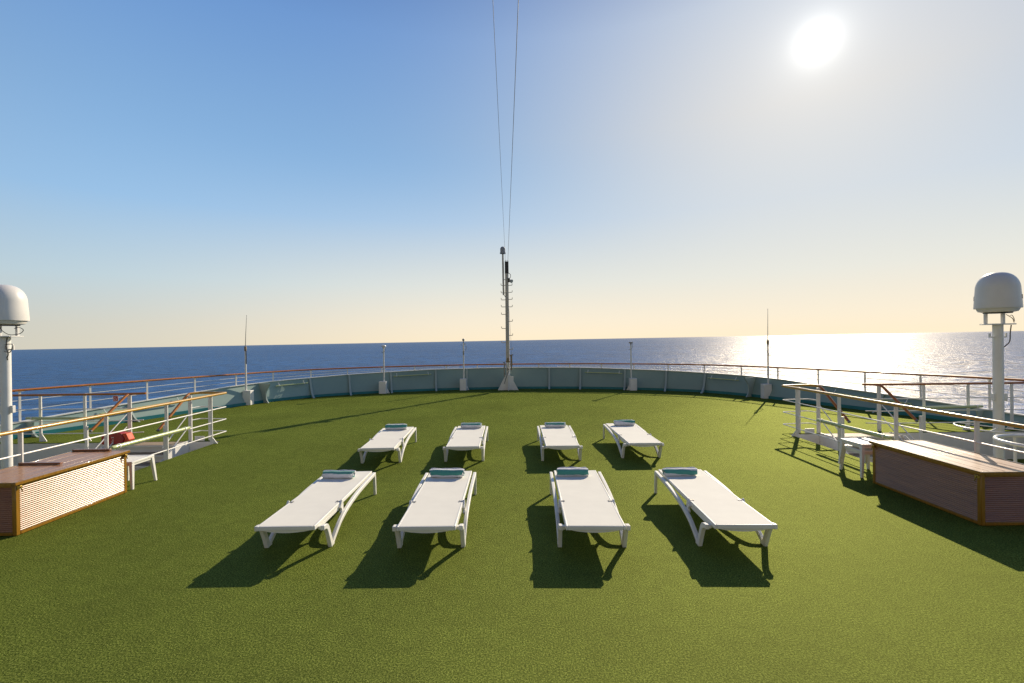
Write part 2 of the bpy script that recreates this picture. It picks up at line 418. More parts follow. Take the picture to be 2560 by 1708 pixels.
for x, w0, w1, w2 in ((1.9, .05, .08, .24), (3.3, .05, .09, .26), (5.2, .05, .09, .28), (6.8, .05, .10, .30), (8.1, .05, .11, .36), (9.28, .66, .20, .32), (11.0, .06, .1, .3), (11.85, .34, .15, .3)):
    dd = arc_of_x(x); p, n, tg = at_arc(dd)
    for s in (-1, 1):
        zc = cap_z(p); outer = [p + n * (o - .003) + Vector((0, 0, .10 if h == 0 else zc * h)) for o, h in PROF]
        outer[0] = p + n * .004 + Vector((0, 0, .004))
        inner = catmull([p + n * (PROF[0][0] - w2) + Vector((0, 0, .004)), p + n * (PROF[2][0] - w1 * 1.25) + Vector((0, 0, zc * .22)),
                         p + n * (PROF[4][0] - (w0 * .35 + w1 * .65)) + Vector((0, 0, zc * .6)), p + n * (PROF[5][0] - w0) + Vector((0, 0, zc))], 4)
        poly = [mir(v, s) for v in outer + inner[::-1]]
        mb = MB(); mb.extrude([v - mir(tg, s) * .008 for v in poly], mir(tg, s) * .016)
        hw = .04 if x < 9 else .02; tv = mir(tg, s) * hw; nv = mir(n, s) * .012; rim = [mir(v, s) - mir(n, s) * .0005 for v in inner]; m_ = len(rim)
        mb.add([w_ for v in rim for w_ in (v - tv, v + tv, v + tv - nv, v - tv - nv)], [(k * 4 + j, k * 4 + (j + 1) % 4, k * 4 + 4 + (j + 1) % 4, k * 4 + 4 + j) for k in range(m_ - 1) for j in range(4)] + [(0, 1, 2, 3), tuple(range(4 * m_ - 4, 4 * m_))])
        mb.build('bracket', 'bracket_paint', bul)

# ------------------------------------------------------------------ railings, stairs
BARS = (.76, .47, .18)
def post_box(mb, x, y, z0, z1, wx=.06, wy=.018): mb.box(x - wx / 2, x + wx / 2, y - wy / 2, y + wy / 2, z0, z1)
def make_deck_rail(s):
    X = lambda x: s * x
    o = thing('railing', ('white railing with varnished handrail along the left deck edge behind the white-glaring bench' if s < 0 else
              'white railing with varnished handrail along the right deck edge behind the shaded bench'), 'railing', (X(6.62), 10.3, 0), 'deck edge and forward railings')
    zh = 1.085
    loop = [(X(6.62), -3, zh), (X(6.62), 10.84, zh + .005), (X(7.30), 10.93, zh + .005), (X(7.42), 10.72, zh + .005)]
    mb = MB(); mb.tube(rounded(loop, .06), .033, 12, .85); mb.build('handrail', 'rail_sunlit_gold', o)
    for z in BARS:
        mb = MB(); mb.tube(rounded([(X(6.62), -3, z), (X(6.62), 10.84, z), (X(7.30), 10.93, z), (X(7.36), 10.7, z)], .05), .0115, 8); mb.build('guard_bar', 'white_paint', o)
    y = 10.3
    while y > -3:
        mb = MB(); post_box(mb, X(6.632), y, -.25, zh - .025)
        if y > 10:
            mb.extrude([(X(6.597), y, .002), (X(6.50), y, .002), (X(6.597), y, .13)], (0, .012, 0))
        mb.build('post', 'white_paint', o); y -= 1.33
    mb = MB(); post_box(mb, X(6.92), 10.68, -.01, zh - .02, .045, .03)
    mb.extrude([(X(6.945), 10.68, .0), (X(6.84), 10.68, .0), (X(6.90), 10.68, .2)], (0, .012, 0)); mb.build('post', 'white_paint', o)
    return o
def make_front_rail(s):
    X = lambda x: s * x
    o = thing('railing', ('short crosswise railing behind the stairwell on the left, by the red box and red sign' if s < 0 else
              'short crosswise railing behind the stairwell on the right, beside the lettered dome'), 'railing', (X(8.85), 10.75, 0), 'deck edge and forward railings')
    zh, Y = 1.10, 10.76
    mb = MB(); mb.tube(rounded([(X(8.55), 10.86, zh), (X(8.82), Y, zh), (X(12.35), Y, zh)], .05), .031, 12, .85); mb.build('handrail', 'rail_varnish', o)
    for z in BARS:
        mb = MB(); mb.tube(rounded([(X(8.6), 10.84, z), (X(8.82), Y, z), (X(12.3 if z > .3 else 12.15), Y, z)], .05), .0115, 8); mb.build('guard_bar', 'white_paint', o)
    for x in (8.86, 9.92, 10.97, 12.0):
        w = .085 if x < 9 else .06
        mb = MB(); post_box(mb, X(x), Y, -.01, zh - .025, w, .022)
        if x > 9: mb.extrude([(X(x) + .03, Y, 0), (X(x) + .14, Y, 0), (X(x) + .03, Y, .17)], (0, .012, 0)) if s < 0 else mb.extrude([(X(x) - .03, Y, 0), (X(x) - .14, Y, 0), (X(x) - .03, Y, .17)], (0, .012, 0))
        mb.build('post', 'white_paint', o)
    return o
def make_stairs(s):
    X = lambda x: s * x
    o = thing('stairs', ('short wooden stairs down into the left stairwell, beside the single stool' if s < 0 else
              'short wooden stairs down into the right stairwell, beside the two stacked stools'), 'stairs', (X(8.1), 10.4, LOW), 'stairs down from the turf deck')
    xa, xb = 7.34, 8.94
    nos = [(10.22, -.002), (9.97, -.165), (9.72, -.328), (9.47, -.49)]
    yb = WALL - .003
    for i, (y, z) in enumerate(nos):
        back = yb if i == 0 else nos[i - 1][0] + .03
        mb = MB(); mb.box(X(xa), X(xb), y, back, z - .035, z); mb.build('tread', 'tread_wood', o, .004)
        mb = MB(); mb.box(X(xa), X(xb), y - .007, y - .001, z - .042, z - .004); mb.build('nosing', 'white_paint', o)
        zb = nos[i + 1][1] if i + 1 < len(nos) else LOW
        mb = MB(); mb.box(X(xa), X(xb), y + .035, y + .05, zb + .001, z - .036); mb.build('riser', 'white_wall', o)
    for x in (xa - .012, xb):
        mb = MB(); prof = [(yb, .02), (yb, -.42), (9.62, LOW + .003), (9.28, LOW + .003), (9.30, -.50), (10.14, .02)]
        mb.extrude([(X(x), y, z) for y, z in prof], (X(.012), 0, 0)); mb.build('stringer', 'white_paint', o)
    mb = MB(); mb.box(X(7.0), X(7.22), 10.60, 10.615, .0, .11); mb.build('coaming', 'white_paint', o)
    for x, y0 in ((7.40, 10.68), (8.85, 10.70)):
        zt = 1.09
        mb = MB(); mb.tube(rounded([(X(x), y0, zt), (X(x), y0 - .08, zt - .04), (X(x), 9.76, .43)], .05), .032, 12, .85); mb.build('handrail', 'rail_varnish', o)
        e = Vector((0, 9.76 - (y0 - .08), .43 - (zt - .04))).normalized()
        mb = MB(); a = Vector((X(x), 9.76, .43)); mb.tube([a, a + e * .03], .034, 12, .85); mb.build('rail_end', 'galvanised', o)
        for dz in (-.33, -.62):
            mb = MB(); mb.tube([(X(x - .05), 10.60, zt - .12 + dz), (X(x - .05), 9.78, zt - .12 + dz - .62)], .0115, 8); mb.build('guard_bar', 'white_paint', o)
    mb = MB(); post_box(mb, X(7.32), 10.605, -.01, 1.06, .075, .03); mb.build('post', 'white_paint', o)
    mb = MB(); post_box(mb, X(7.30), 9.80, LOW, .52, .055, .03); mb.build('post', 'white_paint', o)
    mb = MB(); post_box(mb, X(8.985), 9.80, LOW, .52, .055, .03); mb.build('post', 'white_paint', o)
    return o
for s in (-1, 1):
    make_deck_rail(s); make_front_rail(s); make_stairs(s)

# ------------------------------------------------------------------ tube lamps
def tube_lamp(a, b, label, hang=None, r=.03, mount=None):
    a, b = Vector(a), Vector(b); mid = (a + b) / 2; dr = (b - a).normalized()
    o = thing('tube_lamp', label, 'lamp', mid, 'pale green tube lamps')
    mb = MB(); mb.tube([a + dr * .09, b - dr * .09], r, 14); mb.build('tube', 'tube_green', o)
    for e, q in ((a, 1), (b, -1)):
        mb = MB(); mb.tube([e, e + dr * q * .012, e + dr * q * .088], [r * .8, r * .96, r * .96], 14); mb.build('end_cap', 'tube_green', o)
        c = e + dr * q * .14
        mb = MB(); mb.tube([c - dr * .012, c + dr * .012], r * 1.22, 14)
        if hang:
            h = Vector(hang); mb.tube([c, c + h], .011, 6)
        mb.build('clamp', 'galvanised' if not hang else 'white_paint', o)
    return o
for s in (-1, 1):
    w = 'left' if s < 0 else 'right'
    tube_lamp((s * 6.555, 9.5, .515), (s * 6.555, 7.65, .53), 'thick green tube lamp along the %s deck-edge railing %s' % (w, 'above the single stool' if s < 0 else 'above the stacked stools'), (s * .07, 0, 0), .034)
    tube_lamp((s * 9.27, 10.66, .55), (s * 11.2, 10.66, .57), 'green tube lamp along the crosswise railing %s' % ('left, left of the red sign' if s < 0 else 'right, left of the lettered dome mast'), (0, .09, 0), .032)
def bul_lamp(x0, x1, s, zf, label):
    pts = []
    for x in (x0, x1):
        p, n, tg = at_arc(arc_of_x(x)); pts.append(mir(p + n * (.06) + Vector((0, 0, cap_z(p) * zf)), s))
    p, n, tg = at_arc(arc_of_x((x0 + x1) / 2))
    h = mir(n * .1, s) + Vector((0, 0, .11))
    tube_lamp(pts[0], pts[1], label, h, .024)
for s in (-1, 1):
    w = side(s)
    bul_lamp(3.5, 5.1, s, .80, 'thin green tube lamp on the bulwark %s of the bow mast, by a short antenna' % w)
    bul_lamp(8.2, 9.0, s, .78, 'thin green tube lamp on the bulwark just inside the %s whip antenna' % w)
    bul_lamp(10.45, 11.3, s, .74, 'thin green tube lamp on the %s bulwark seen through stair railings' % w)

# ------------------------------------------------------------------ sun loungers
def make_lounger():
    o = thing('sun_lounger', '', 'sun lounger', (0, 0, 0), 'sun loungers in two rows on the turf')
    W, Lh, Lt, zt, t = .305, .725, 2.0, .345, .046
    def frame(name, y0, y1, zlip=0):
        mb = MB()
        mb.box(-W, -W + .022, y0, y1, zt - t, zt); mb.box(W - .022, W, y0, y1, zt - t, zt)
        d0, d1 = (.0, .008) if name == 'seat' else (.008, .0)
        mb.box(-W + .022, W - .022, y0, y0 + .022, zt - t, zt - .001 - d0); mb.box(-W + .022, W - .022, y1 - .022, y1, zt - t, zt - .001 - d1)
        f = mb.build(name, 'white_plastic', o, .006)
        nx, ny = 8, 10; vs = []; fs = []
        for j in range(ny + 1):
            for i in range(nx + 1):
                u, v = i / nx, j / ny
                vs.append((-W + .020 + (2 * W - .040) * u, y0 + (.020 if name == 'seat' else .0) + (y1 - y0 - .020) * v, zt - .0012 - .003 * math.sin(math.pi * u) * math.sin(math.pi * v)))
        fs = [(j * (nx + 1) + i, j * (nx + 1) + i + 1, (j + 1) * (nx + 1) + i + 1, (j + 1) * (nx + 1) + i) for j in range(ny) for i in range(nx)]
        n0 = len(vs); vs += [(x, y, z - .006) for x, y, z in vs]; fs += [tuple(k + n0 for k in f_[::-1]) for f_ in fs]
        m2 = MB(); m2.add(vs, fs); m2.build('sling', 'sling_fabric', f, ang=60)
        return f
    frame('seat', 0, Lh); frame('backrest', Lh + .0008, Lt)
    # bowed apron below the front edge
    n = 14; top = [(-W + .05 + (2 * W - .1) * k / n, zt - t - .001) for k in range(n + 1)]
    low = [(x, z - .027 * math.sin(math.pi * k / n) ** .8) for k, (x, z) in enumerate(top)]
    poly = [(x, .012, z) for x, z in top] + [(x, .012, z) for x, z in low[1:-1][::-1]]
    mb = MB(); mb.extrude(poly, (0, .022, 0)); mb.build('apron', 'white_plastic', o)
    for s in (-1, 1):
        xi, xo = s * .328, s * .370
        x0, x1 = min(xi, xo), max(xi, xo)
        # long side beam: from the front foot, rising in a curve to the rear top
        beam = catmull([(.335, .03), (.45, .10), (.60, .175), (.85, .24), (1.20, .285), (1.60, .305), (1.965, .312)], 5)
        beam = [(p[0], p[1]) for p in [(v.x, v.y) for v in [Vector((a[0], a[1], 0)) for a in [(q.x, q.y) for q in beam]]]]
        mb = MB(); mb.ribbon(beam, x0, x1, .048); mb.build('side_beam', 'white_plastic', o, .006)
        fl = catmull([(.08, .288, 0), (.135, .284, 0), (.185, .258, 0), (.225, .19, 0), (.275, .08, 0), (.31, .0, 0)], 5)
        mb = MB(); mb.ribbon([(p.x, p.y) for p in fl], x0 - .001, x1 + .001, [.050] * 6 + [.056] * (len(fl) - 12) + [.06] * 6)
        mb.box(x0 - .0015, x1 + .0015, .292, .362, 0, .045)
        mb.build('leg', 'white_plastic', o, .006)
        rl = [(1.955, .315), (1.965, .24), (1.985, .0)]
        mb = MB(); mb.ribbon(rl, x0 + .003, x1 - .003, [.055, .05, .042]); mb.build('leg', 'white_plastic', o, .006)
        # crosspiece from the frame out to the front leg
        mb = MB(); mb.box(s * .305, x1 - .004 if s > 0 else x0 + .004, .085, .135, .270, .306); mb.build('arm', 'white_plastic', o, .004)
        # lower rail under the seat and the tie beside the hinge
        a, b_ = sorted((s * .262, s * .300))
        mb = MB(); mb.box(a, b_, .13, .76, zt - t - .04, zt - t - .001); mb.build('side_rail', 'white_plastic', o, .005)
        a, b_ = sorted((s * .302, s * .330))
        mb = MB(); mb.ribbon([(.69, .33), (.73, .29), (.735, .235), (.70, .205)], a, b_, [.10, .07, .045, .04]); mb.build('hinge_bracket', 'white_plastic', o, .004)
        mb = MB(); mb.box(s * .255, s * .30, .712, .738, zt, zt + .004); mb.box(s * .262, s * .268, .70, .75, zt + .001, zt + .006)
        mb.build('hinge_pin', 'galvanised', o)
    a = MB(); a.box(-.30, .30, 1.90, 1.94, .27, .299); a.build('crossbar', 'white_plastic', o, .004)
    return o

LOUNGERS = [  # front-left corner, rear-left corner (deck plan)
    ((-2.490, 4.735), (-2.507, 6.70)), ((-1.016, 4.690), (-1.022, 6.695)), ((.728, 4.66), (.790, 6.69)), ((2.248, 4.645), (2.312, 6.64)),
    ((-2.561, 8.185), (-2.640, 10.255)), ((-1.026, 8.235), (-1.034, 10.28)), ((.787, 8.20), (.800, 10.28)), ((2.318, 8.33), (2.300, 10.355))]
LLAB = ['front-row white sun lounger nearest the glaring slatted bench, leftmost of its row',
        'front-row white sun lounger left of the middle gap, second from the glaring bench',
        'front-row white sun lounger right of the middle gap, second from the shaded bench',
        'front-row white sun lounger nearest the shaded slatted bench, towel at its left corner',
        'back-row white sun lounger nearest the left stairwell, farthest left of its row',
        'back-row white sun lounger left of the middle gap, directly behind the second front one',
        'back-row white sun lounger right of the middle gap, directly behind the third front one',
        'back-row white sun lounger farthest right, angled view with half-white rolled towel']
proto = make_lounger()
LPOS = []
for i, (a, b) in enumerate(LOUNGERS):
    o = proto if i == 0 else copy_tree(proto)
    dx, dy = b[0] - a[0], b[1] - a[1]; rz = math.atan2(-dx, dy)
    c = Vector((a[0], a[1], 0)) + Matrix.Rotation(rz, 3, 'Z') @ Vector((.305, 0, 0))
    o.location = (c.x, c.y, 0); o.rotation_euler = (0, 0, rz); o['label'] = LLAB[i]; LPOS.append((c, rz))

# ------------------------------------------------------------------ rolled towels
def make_towel(i, length, r0, phase, arc0, sq, slant):
    rnd = random.Random(i + 3)
    turns, th = 2.6, .017; n = 70; nx = 22
    cs = []
    for k in range(n + 1):
        t = k / n; ang = phase - t * turns * 2 * math.pi; r_ = r0 - t * turns * (th * .98)
        cs.append((ang, r_, t))
    outer, arcv = [], []
    L_ = 0; prev = None
    pts = []
    for ang, r_, t in cs:
        y, z = math.cos(ang) * r_ * 1.05, math.sin(ang) * r_ * sq
        if prev: L_ += math.hypot(y - prev[0], z - prev[1])
        prev = (y, z); pts.append((y, z, L_))
    inner = [(math.cos(ang) * (r_ - th) * 1.05, math.sin(ang) * (r_ - th) * sq) for ang, r_, t in cs]
    ph = [rnd.uniform(0, 6.28) for _ in range(6)]
    vs, fs, av = [], [], []
    prof = [(p[0], p[1], p[2]) for p in pts] + [(q[0], q[1], pts[k][2]) for k, q in reversed(list(enumerate(inner)))]
    m = len(prof)
    for j in range(nx + 1):
        u = j / nx; x = (u - .5) * length
        e = 1 - .10 * max(0, abs(u - .5) * 2 - .86) / .14
        for k, (y, z, a) in enumerate(prof):
            wob = 1 + .04 * math.sin(u * 9 + ph[0] + a * 11) + .03 * math.sin(u * 17 + ph[1] - a * 23)
            dxe = (.012 * math.sin(a * 13 + ph[2]) + .006 * math.sin(a * 41)) * (abs(u - .5) * 2) ** 6 * (1 if u > .5 else -1)
            vs.append((x + dxe, y * e * wob, max(z * e * wob, -r0 * sq * .90))); av.append(a * .062 / r0 + arc0 + slant * x)
    for j in range(nx):
        for k in range(m):
            fs.append((j * m + k, j * m + (k + 1) % m, (j + 1) * m + (k + 1) % m, (j + 1) * m + k))
    for j in (0, nx):
        for k in range(n):
            q = (j * m + k, j * m + k + 1, j * m + m - 2 - k, j * m + m - 1 - k); fs.append(q)
    mb = MB(); mb.add(vs, fs); o = mb.build('rolled_towel', 'terry_towel', None, ang=70)
    at_ = o.data.attributes.new('arc', 'FLOAT', 'POINT'); at_.data.foreach_set('value', av)
    return o, r0 * sq * .90
TW = [  # x offset from the lounger's middle, y from its front edge, yaw, length, arc0, stripe slant : as they lie in the photo
    (-.07, 1.68, -3, .44, .068, 0), (-.02, 1.70, -3, .46, .100, .0), (-.06, 1.74, 1, .42, .116, 0), (-.09, 1.70, 4, .46, .110, .09),
    (-.02, 1.72, 0, .44, .094, 0), (.01, 1.74, -1, .43, .068, 0), (.02, 1.76, 0, .43, .080, 0), (.05, 1.74, 3, .44, .062, .13)]
TLAB = ['rolled towel, green band on top of white, on the front lounger nearest the glaring bench',
        'plump rolled white and green towel on the front lounger just left of the middle gap',
        'rolled towel with straight green band on the front lounger just right of the middle gap',
        'rolled towel with slanting green band on the front lounger nearest the shaded bench',
        'rolled striped towel on the back-row lounger farthest left',
        'rolled striped towel on the back-row lounger just left of the middle gap',
        'rolled striped towel on the back-row lounger just right of the middle gap',
        'rolled towel half white, half green on the back-row lounger farthest right']
for i, (dx, dy, yaw, ln, a0, sl_) in enumerate(TW):
    o, h = make_towel(i, ln, .065 + .004 * ((i * 5) % 3), 1.0, a0, .94, sl_)
    c, rz = LPOS[i]; p = c + Matrix.Rotation(rz, 3, 'Z') @ Vector((dx, dy, 0))
    o.location = (p.x, p.y, .341 + h); o.rotation_euler = (0, 0, rz + R(yaw))
    tag(o, TLAB[i], 'towel', 'rolled towels on the loungers')

# ------------------------------------------------------------------ slatted benches
def slat_profile(z0, z1, n, depth):
    """(offset, z) points of a wall of small boards, their faces sloped to catch the sun glare"""
    p = (z1 - z0) / n; pts = []
    for i in range(n):
        b = z0 + i * p
        for t, q in ((.0, .0), (.15, .0), (.19, .76), (.28, .97), (.42, .90), (.6, .66), (.78, .36), (.96, .0)):
            pts.append((depth * q, b + p * t))
    return pts
def make_bench(s, x_face, y0, y1, depth, label):
    X = lambda d: s * (x_face + d)                 # d measured away from the centreline
    H = .645
    o = thing('slatted_bench', label, 'bench', (X(depth / 2), (y0 + y1) / 2, 0), 'slatted wooden deck lockers')
    # boards on the long faces and on the ends
    for nm, dd, sg in (('slatted_side', .012, -1), ('slatted_side', depth - .012, 1)):
        prof = slat_profile(.045, H - .065, 22, .0115); mb = MB()
        poly = [(X(dd + sg * off), y0 + .05, z) for off, z in prof]
        poly += [(X(dd - sg * .012), y0 + .05, H - .065), (X(dd - sg * .012), y0 + .05, .045)]
        mb.extrude(poly, (0, y1 - y0 - .10, 0)); mb.build(nm, 'teak_panel', o, ang=28)
    for yy, sg in ((y0 + .012, -1), (y1 - .012, 1)):
        prof = slat_profile(.045, H - .065, 22, .0115); mb = MB()
        poly = [(X(.05), yy + sg * off, z) for off, z in prof] + [(X(.05), yy - sg * .012, H - .065), (X(.05), yy - sg * .012, .045)]
        mb.extrude(poly, (s * (depth - .10), 0, 0)); mb.build('slatted_end', 'teak_panel_across', o, ang=28)
    for d0 in (0, depth - .05):
        for yy in (y0, y1 - .05):
            mb = MB(); mb.box(X(d0), X(d0 + .05), yy, yy + .05, 0.004, H - .042); mb.build('corner_post', 'teak_trim', o, .006)
    for yy in (y0, y1):
        pass
    mb = MB()
    for d0, d1 in ((-.001, .028), (depth - .028, depth + .001)):
        mb.box(X(d0), X(d1), y0 + .051, y1 - .051, .006, .044); mb.box(X(d0), X(d1), y0 + .051, y1 - .051, H - .066, H - .042)
    for a, b in ((y0 - .001, y0 + .028), (y1 - .028, y1 + .001)):
        mb.box(X(.051), X(depth - .051), a, b, .006, .044); mb.box(X(.051), X(depth - .051), a, b, H - .066, H - .042)
    mb.build('rail_trim', 'teak_trim', o, .004)
    # lid: planks within a frame
    ov = .03
    mb = MB()
    npl = 8; wpl = (depth + 2 * ov - .08) / npl
    for i in range(npl):
        d0 = -ov + .04 + i * wpl
        mb.box(X(d0 + .0012), X(d0 + wpl - .0012), y0 - ov + .04, y1 + ov - .04, H - .034, H - .004 + .0009 * math.sin(i * 2.3))
    lid = mb.build('lid', 'teak_lid', o, .0025)
    mb = MB()
    mb.box(X(-ov), X(-ov + .04), y0 - ov, y1 + ov, H - .04, H); mb.box(X(depth + ov - .04), X(depth + ov), y0 - ov, y1 + ov, H - .04, H)
    mb.box(X(-ov + .0405), X(depth + ov - .0405), y0 - ov, y0 - ov + .0395, H - .04, H - .001); mb.box(X(-ov + .0405), X(depth + ov - .0405), y1 + ov - .0395, y1 + ov, H - .04, H - .001)
    mb.build('lid_frame', 'teak_trim', lid, .005)
    if s < 0:
        for yy in (y0 + .78, y1 - .02):
            mb = MB(); mb.box(X(.25), X(depth + .02), yy, yy + .045, H + .001, H + .026); mb.build('batten', 'teak_panel_across', lid, .004)
    for yy in (y0 + .022, y1 - .05):
        mb = MB(); mb.box(X(-.032), X(-.002), yy - .012, yy + .026, H - .085, H - .050); mb.tube([(X(-.035), yy, H - .06), (X(-.035), yy + .02, H - .12)], .006, 6); mb.build('latch', 'brass', o, .002)
    return o
make_bench(-1, 5.715, 5.40, 6.96, .80, 'slatted teak deck locker on the left, its long side glaring white in the sun')
make_bench(1, 5.692, 5.345, 6.96, .80, 'slatted teak deck locker on the right, its long side in shade and lid shining')

# ------------------------------------------------------------------ stools
def make_stool():
    o = thing('stool', '', 'stool', (0, 0, 0), 'white plastic stools by the benches')
    H, W = .43, .225
    mb = MB()
    mb.box(-W, -W + .05, -W, W, H - .035, H); mb.box(W - .05, W, -W, W, H - .035, H); mb.box(-W + .05, W - .05, -W, -W + .05, H - .035, H - .0005); mb.box(-W + .05, W - .05, W - .05, W, H - .035, H - .0005)
    top = mb.build('seat', 'white_plastic', o, .006)
    mb = MB(); n = 13; st = (2 * W - .10) / n
    for k in range(n):
        c = -W + .05 + st * (k + .5)
        mb.box(c - st * .36, c + st * .36, -W + .05, W - .05, H - .018, H - .006)
    for k in range(n):
        c = -W + .05 + st * (k + .5)
        mb.box(-W + .05, W - .05, c - st * .36, c + st * .36, H - .026, H - .0185)
    mb.build('woven_panel', 'white_plastic', top)
    for sx in (-1, 1):
        for sy in (-1, 1):
            mb = MB()
            for z0, z1, d0, d1, w0, w1 in ((H - .036, 0, .0, .015, .026, .017),):
                cx0, cy0 = sx * (W - .028), sy * (W - .028); cx1, cy1 = sx * (W + .008), sy * (W + .008)
                v = [(cx0 + a * w0, cy0 + b * w0, z0) for a, b in ((-1, -1), (1, -1), (1, 1), (-1, 1))] + [(cx1 + a * w1, cy1 + b * w1, z1) for a, b in ((-1, -1), (1, -1), (1, 1), (-1, 1))]
                mb.add(v, [(0, 1, 2, 3), (4, 5, 6, 7), (0, 1, 5, 4), (1, 2, 6, 5), (2, 3, 7, 6), (3, 0, 4, 7)])
            mb.build('leg', 'white_plastic', o, .005)
    for s in (-1, 1):
        mb = MB(); mb.box(s * (W - .012), s * (W - .026), -W + .055, W - .055, H - .068, H - .0355); mb.box(-W + .055, W - .055, s * (W - .026) if s > 0 else -W + .012, s * (W - .012) if s > 0 else -W + .026, H - .068, H - .0356); mb.build('apron', 'white_plastic', o, .004)
    return o
st = make_stool(); st.location = (-5.985, 7.33, 0); st['label'] = 'single white woven plastic stool beside the glaring bench on the left'
s2 = copy_tree(st); s2.location = (5.965, 7.46, 0); s2['label'] = 'lower white stool of the stack of two beside the shaded bench on the right'
s3 = copy_tree(st); s3.location = (5.945, 7.455, .105); s3.rotation_euler = (0, 0, R(3)); s3['label'] = 'upper white stool of the stack of two beside the shaded bench on the right'

# ------------------------------------------------------------------ radome masts
def text_mesh(txt, size, extrude=.004):
    cu = bpy.data.curves.new('lettering', 'FONT'); cu.body = txt; cu.size = size; cu.extrude = extrude; cu.align_x = 'CENTER'; cu.align_y = 'CENTER'; cu.resolution_u = 4
    t = bpy.data.objects.new('tmp', cu); C.objects.link(t)
    dg = bpy.context.evaluated_depsgraph_get(); me = bpy.data.meshes.new_from_object(t.evaluated_get(dg))
    bpy.data.objects.remove(t); bpy.data.curves.remove(cu); return me
def make_radome_mast(s):
    x, y = s * 9.54, 8.75
    o = thing('antenna_mast', 'white post with round dome antenna at the %s edge, %s' % (side(s), 'half cut off, sunlit' if s < 0 else 'shaded, dark lettering'), 'antenna mast', (x, y, LOW), 'dome antenna masts')
    mb = MB(); mb.lathe([(.14, LOW), (.14, LOW + .02), (.079, LOW + .021), (.077, 2.435)], (x, y, 0), 32); mb.build('post', 'white_paint', o)
    mb = MB(); mb.box(x - .22, x + .22, y - .13, y + .13, 2.437, 2.459); mb.build('top_plate', 'white_paint', o, .003)
    for k in range(3):
        xx = x + (-.17, .0, .17)[k]; yy = y + (.06, -.09, .06)[k]
        mb = MB(); mb.box(xx - .022, xx + .022, yy - .02, yy + .02, 2.460, 2.655); mb.build('strut', 'white_paint', o, .003)
    mb = MB(); mb.lathe([(.20, 2.656), (.205, 2.672)], (x, y, 0), 32); mb.build('mounting_ring', 'dark_box', o)
    # dome: bell with a lip and a shallow pan below
    mb = MB()
    prof = [(.001, 2.673), (.20, 2.673), (.272, 2.690), (.296, 2.735), (.298, 2.752), (.329, 2.752), (.331, 2.77), (.320, 2.96), (.310, 3.11)]
    for k in range(1, 13):
        a = k / 12 * math.pi / 2; prof.append((.310 * math.cos(a) ** .80 if k < 12 else .001, 3.11 + .335 * math.sin(a)))
    mb.lathe(prof, (x, y, 0), 56); dome = mb.build('radome', 'radome_gelcoat', o, ang=30)
    # lettering wrapped round the dome, three times
    for az in ((-24, 110) if s > 0 else (92, 228)):
        for txt, sz, z in (('SEA TEL', .115, 2.955),):
            me = text_mesh(txt, sz); rr = .323
            for v in me.vertices:
                a = R(az) + v.co.x / rr * 1.05; r_ = rr + v.co.z - .002 - (v.co.y) * .045
                v.co = (x + r_ * math.cos(a), y + r_ * math.sin(a), z + v.co.y)
            me.materials.append(MAT['lettering_dark'])
            l = bpy.data.objects.new('lettering', me); C.objects.link(l); l.parent = dome
    for sg in (-1, 1):
        mb = MB(); mb.box(x + sg * .072, x + sg * .145, y - .012, y + .012, 2.19, 2.212); mb.box(x + sg * .145, x + sg * .17, y - .012, y + .012, 2.19, 2.275); mb.build('step_lug', 'white_paint', o)
    q = 1
    mb = MB(); mb.tube(catmull([(x + .03, y - .12, 2.63), (x + .12, y - .15, 2.55), (x + .2, y - .1, 2.48), (x + .3, y - .02, 2.50), (x + .33, y + .02, 2.57), (x + .27, y, 2.62), (x + .2, y - .02, 2.60)], 6), .006, 6); mb.build('cable', 'cable_black' if s < 0 else 'rusty_steel', o)
    mb = MB(); mb.tube(catmull([(x + .15, y - .1, 2.43), (x + .13, y - .1, 2.28), (x + .14, y - .08, 2.12), (x + .10, y - .06, 2.05), (x + .075, y - .03, 2.0)], 6), .009, 6); mb.build('cable', 'cable_black', o)
    if s < 0:
        mb = MB(); mb.box(x + .10, x + .125, y - .1, y - .08, 2.20, 2.27); mb.tube(catmull([(x + .06, y - .06, 2.29), (x + .16, y - .09, 2.30), (x + .24, y - .09, 2.295), (x + .235, y - .09, 2.24), (x + .19, y - .09, 2.15), (x + .14, y - .08, 2.145), (x + .05, y - .06, 2.165)], 5), .008, 6); mb.build('bracket', 'galvanised', o)
    mb = MB(); mb.box(x + .09, x + .15, y - .03, y + .03, .98, 1.12); mb.box(x + .07, x + .09, y - .015, y + .015, 1.03, 1.07); mb.build('junction_box', 'white_paint', o, .008)
    mb = MB(); mb.box(x - .112, x - .082, y - .03, y + .03, .98, 1.12); mb.build('junction_box', 'white_paint', o, .006)
    if s > 0:
        mb = MB(); c = Vector((x, y, .46))
        mb.tube([c + Vector((math.cos(t) * .62, math.sin(t) * .62, 0)) for t in [k / 48 * 2 * math.pi for k in range(49)]], .014, 8)
        for t in (.6, 2.0, 3.7, 5.2):
            mb.tube([c + Vector((math.cos(t) * .06, math.sin(t) * .06, 0)), c + Vector((math.cos(t) * .62, math.sin(t) * .62, 0))], .009, 6)
        mb.build('guard_ring', 'white_paint', o)
    return o
make_radome_mast(-1); make_radome_mast(1)

